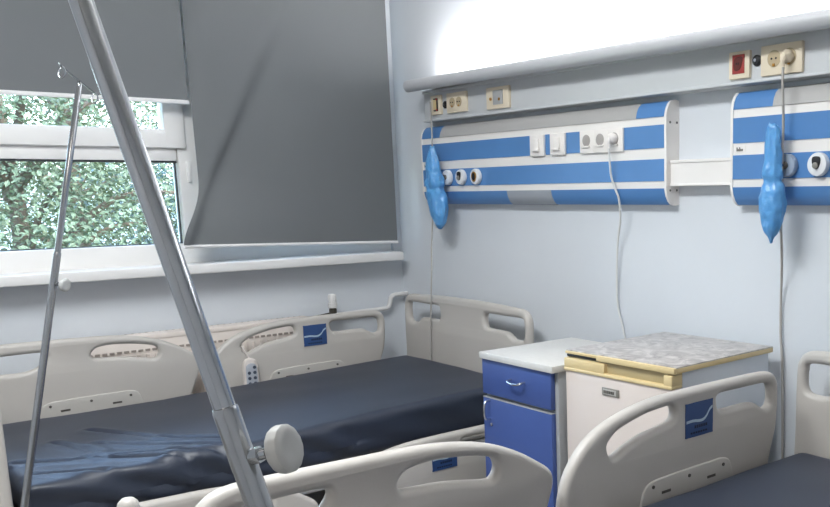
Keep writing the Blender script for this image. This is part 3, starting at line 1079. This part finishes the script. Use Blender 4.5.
bag('long blue plastic bag hanging over the striped panel holding one grey outlet',
    [(2.349, 1.588, .010, .009), (2.352, 1.57, .020, .015), (2.353, 1.52, .025, .018), (2.352, 1.47, .031, .022), (2.352, 1.44, .036, .026), (2.353, 1.422, .030, .021), (2.354, 1.395, .040, .029), (2.355, 1.35, .040, .030), (2.354, 1.30, .034, .025), (2.352, 1.275, .025, .019), (2.351, 1.258, .010, .009), (2.351, 1.243, .004, .004)], 7.7, -.112)

# ------------------------------------------------------------------ infusion poles standing in the bed sockets
def make_pole(label):
    t = thing('infusion_pole', label, 'drip stand', (0, 0, 0), 'infusion poles in bed sockets')
    MB().lathe([(.0093, -.03), (.0093, .819), (.0093, .823), (.0088, .8255), (.0080, .826)], 'chromesleeve', None, 28).build('outer_tube', t, 40, world=False)
    MB().lathe([(.0078, .79), (.0078, 1.274), (.005, 1.286), (.001, 1.289)], 'chrome', None, 28).build('inner_tube', t, 40, world=False)
    c = MB()
    c.tube([(0, 0, .778), (0, 0, .794)], .0095, 'chromesleeve', 24)
    kd = Vector((.80, .60, 0))
    c.tube([kd * .008 + Vector((0, 0, .786)), kd * .015 + Vector((0, 0, .786))], .0065, 'chrome', 6)
    c.tube([kd * .015 + Vector((0, 0, .786)), kd * .021 + Vector((0, 0, .786))], .0045, 'chrome', 12)
    c = c.build('clamp', t, 40, world=False)
    k = MB()
    rx = Matrix.Translation(kd * .0145 + Vector((0, 0, .786))) @ Matrix.Rotation(math.atan2(kd.y, kd.x), 4, 'Z') @ Matrix.Rotation(math.pi / 2, 4, 'Y')
    k.lathe([(.0038, 0), (.0038, .014)], 'bolt', rx, 16)
    sc = lambda q, n, r, z: 1 + (.012 * math.cos(14 * 2 * math.pi * q / n) if r > .014 else 0)
    k.lathe([(.006, .012), (.010, .014), (.015, .0145), (.017, .016), (.0180, .020), (.0173, .0245), (.0155, .026), (.010, .0262), (.004, .0250), (.001, .0250)], 'knob', rx, 64, sc)
    k.build('clamp_knob', c, 40, world=False)
    h = MB()
    hx = Vector((-.268, .145, 0)).normalized()
    A, B = hx * .165, hx * -.165
    zz = 1.288
    h.tube([A + Vector((0, 0, zz + .004)), A * .9 + Vector((0, 0, zz)), B * .9 + Vector((0, 0, zz)), B + Vector((0, 0, zz + .004))], .0026, 'chrome', 10)
    h.build('hook_bar', t, 60, world=False)
    for s in (1, -1):
        r_ = MB()
        cpt = hx * (.14 * s)
        L = []
        for i in range(29):
            an = 2 * math.pi * i / 28 + math.pi / 2
            L.append(Vector((cpt.x, cpt.y, zz - .012)) + Vector((-hx.y, hx.x, 0)).normalized() * (.009 * math.cos(an)) + hx * (.0006 * i - .008) + Vector((0, 0, .014 * math.sin(an))))
        r_.tube(L, .0022, 'chrome', 8)
        r_.build('bag_loop', t, 60, world=False)
    return t

def aim(t, base, top):
    d = (Vector(top) - Vector(base)).normalized()
    t.location = base
    t.rotation_mode = 'QUATERNION'
    t.rotation_quaternion = Vector((0, 0, 1)).rotation_difference(d)

pole = make_pole('thin tilted chrome pole with small hooks at its top, standing before the window')
aim(pole, (1.237, -1.914, .45), (1.205, -1.637, 1.703))
pole2 = copy_tree(pole)
pole2['label'] = 'thick slanting chrome pole with a large round grey knob, crossing before the window blinds'
aim(pole2, (3.476, -1.916, .45), (3.287, -2.121, 1.531))
for c in pole.children:
    if c.name.startswith('clamp'):
        c.location.z -= .044

# ------------------------------------------------------------------ trees outside the window
gr = MB().box((-40, -40, -3.7), (-.31, 40, -3.5), 'soil').build('ground', smooth=0)
gr['kind'] = 'structure'

def tree(name, label, base, h, crown, leafm, nleaf, seed, lsize):
    rnd = random.Random(seed)
    t = thing(name, label, 'tree', base, 'trees outside the window')
    bx, by, bz = base
    MB().tube(smooth_line([(bx, by, bz), (bx + .1, by + .05, bz + h * .35), (bx - .05, by + .1, bz + h * .6), (bx + .05, by, bz + h * .85)], 4),
              [.22 - .18 * i / 12 for i in range(13)], 'bark', 10).build('trunk', t)
    br = MB()
    tips = []
    for i in range(26):
        an = rnd.uniform(0, 2 * math.pi)
        z0 = bz + h * rnd.uniform(.25, .8)
        L = rnd.uniform(.5, 1.0)
        a = Vector((bx, by, z0))
        e = Vector((bx + crown[0] * L * math.cos(an), by + crown[1] * L * math.sin(an), min(z0 + rnd.uniform(.2, 1.4), bz + h)))
        mid = (a + e) / 2 + Vector((0, 0, rnd.uniform(.1, .5)))
        P = smooth_line([a, mid, e], 4)
        br.tube(P, [.05 - .042 * k / (len(P) - 1) for k in range(len(P))], 'bark', 6)
        tips += [P[4], P[5], P[6], P[7], P[8]]
    br.build('branches', t)
    vs, fs = [], []
    cz = bz + h * .58
    for i in range(nleaf):
        if i % 3:
            c = rnd.choice(tips) + Vector((rnd.gauss(0, .42), rnd.gauss(0, .42), rnd.gauss(0, .38)))
        else:
            u = Vector((rnd.gauss(0, 1), rnd.gauss(0, 1), rnd.gauss(0, 1))).normalized() * rnd.random() ** .45
            c = Vector((bx + u.x * crown[0], by + u.y * crown[1], cz + u.z * crown[2]))
        # leaves hang roughly facing up and outward
        nrm = (Vector((c.x - bx, c.y - by, 0)) * .35 + Vector((rnd.gauss(0, .5), rnd.gauss(0, .5), .9))).normalized()
        a = nrm.cross(Vector((rnd.gauss(0, 1), rnd.gauss(0, 1), .01))).normalized()
        b = nrm.cross(a)
        s = lsize * rnd.uniform(.6, 1.3)
        o = len(vs)
        vs += [c - a * s, c - a * s * .2 + b * s * .55 + nrm * s * .08, c + a * s * .5 + b * s * .3, c + a * s - nrm * s * .22, c + a * s * .5 - b * s * .3, c - a * s * .2 - b * s * .55 + nrm * s * .08]
        fs += [[o, o + 1, o + 2, o + 3], [o, o + 3, o + 4, o + 5]]
    MB().raw(vs, fs, leafm).build('foliage', t, 0, kind='stuff')

tree('leafy_tree', 'green leafy tree outside, seen through the window glass below the blind', (-5.6, -.7, -3.5), 6.8, (1.9, 1.9, 2.4), 'leafA', 34000, 3, .027)
tree('leafy_tree', 'green leafy tree outside, seen through the window glass below the blind', (-6.2, 1.9, -3.5), 7.6, (2.1, 2.1, 2.8), 'leafB', 36000, 11, .028)
tree('leafy_tree', 'green leafy tree outside, seen through the window glass below the blind', (-9.5, .6, -3.5), 8.6, (2.6, 2.8, 3.2), 'leafC', 26000, 23, .042)

# ------------------------------------------------------------------ light
wd = bpy.data.worlds.new('daylight')
S.world = wd
wd.use_nodes = True
nt = wd.node_tree
bg = nt.nodes['Background']
sky = nt.nodes.new('ShaderNodeTexSky')
sky.sky_type = 'NISHITA'
sky.sun_disc = False
sky.sun_elevation = math.radians(48)
sky.sun_rotation = math.radians(70)
sky.air_density = 1.2
sky.dust_density = 4.0
sky.ozone_density = 1.0
mixc = nt.nodes.new('ShaderNodeMix')
mixc.data_type = 'RGBA'
mixc.inputs['Factor'].default_value = .5
mixc.inputs['B'].default_value = (.55, .72, .95, 1)
nt.links.new(sky.outputs['Color'], mixc.inputs['A'])
nt.links.new(mixc.outputs['Result'], bg.inputs['Color'])
bg.inputs['Strength'].default_value = 5.2

sun = bpy.data.objects.new('sun', bpy.data.lights.new('sun', 'SUN'))
sun.data.energy = 1.5
sun.data.angle = .02
sun.data.color = (1, .96, .9)
COL.objects.link(sun)
sun.rotation_euler = Vector((-.62, .25, -.75)).to_track_quat('-Z', 'Y').to_euler()

# daylight entering by the unblinded part of the window
pt = bpy.data.objects.new('window_portal', bpy.data.lights.new('window_portal', 'AREA'))
pt.data.shape = 'RECTANGLE'
pt.data.size = WZ1 - WZ0
pt.data.size_y = WY0 - WY1
pt.data.cycles.is_portal = True
COL.objects.link(pt)
pt.location = (-.2, (WY0 + WY1) / 2, (WZ0 + WZ1) / 2)
pt.rotation_euler = Vector((1, 0, 0)).to_track_quat('-Z', 'Y').to_euler()

# unseen area lights added under the ceiling to brighten and tint the room
for x, y, e, c in ((2.1, -2.0, 66, (.94, .98, 1)), (4.3, -3.3, 17, (1, .90, .80))):
    l = bpy.data.objects.new('ceiling_lamp', bpy.data.lights.new('ceiling_lamp', 'AREA'))
    l.data.shape = 'RECTANGLE'
    l.data.size, l.data.size_y = 1.2, .6
    l.data.energy = e
    l.data.color = c
    COL.objects.link(l)
    l.location = (x, y, RZ - .02)

# ------------------------------------------------------------------ camera
cam = bpy.data.objects.new('camera', bpy.data.cameras.new('camera'))
COL.objects.link(cam)
R = Matrix(((0.6818396, 0.7313991, -0.0122497), (-0.1136893, 0.1224984, 0.9859355), (0.7226130, -0.6708572, 0.1666765))).transposed()
cam.matrix_world = Matrix.Translation((3.988, -2.292, 1.40)) @ R.to_4x4()
cam.data.sensor_width = 36
cam.data.lens = 895.39 / 830 * 36
cam.data.shift_x = (415 - 610.1) / 830
cam.data.shift_y = (342.5 - 253.5) / 830
cam.data.clip_start = .05
S.camera = cam

S.view_settings.view_transform = 'Standard'
S.view_settings.look = 'None'
S.view_settings.gamma = 1
S.view_settings.exposure = 0.2
S.cycles.use_denoising = True
S.cycles.max_bounces = 10
S.cycles.diffuse_bounces = 6
S.cycles.transparent_max_bounces = 12
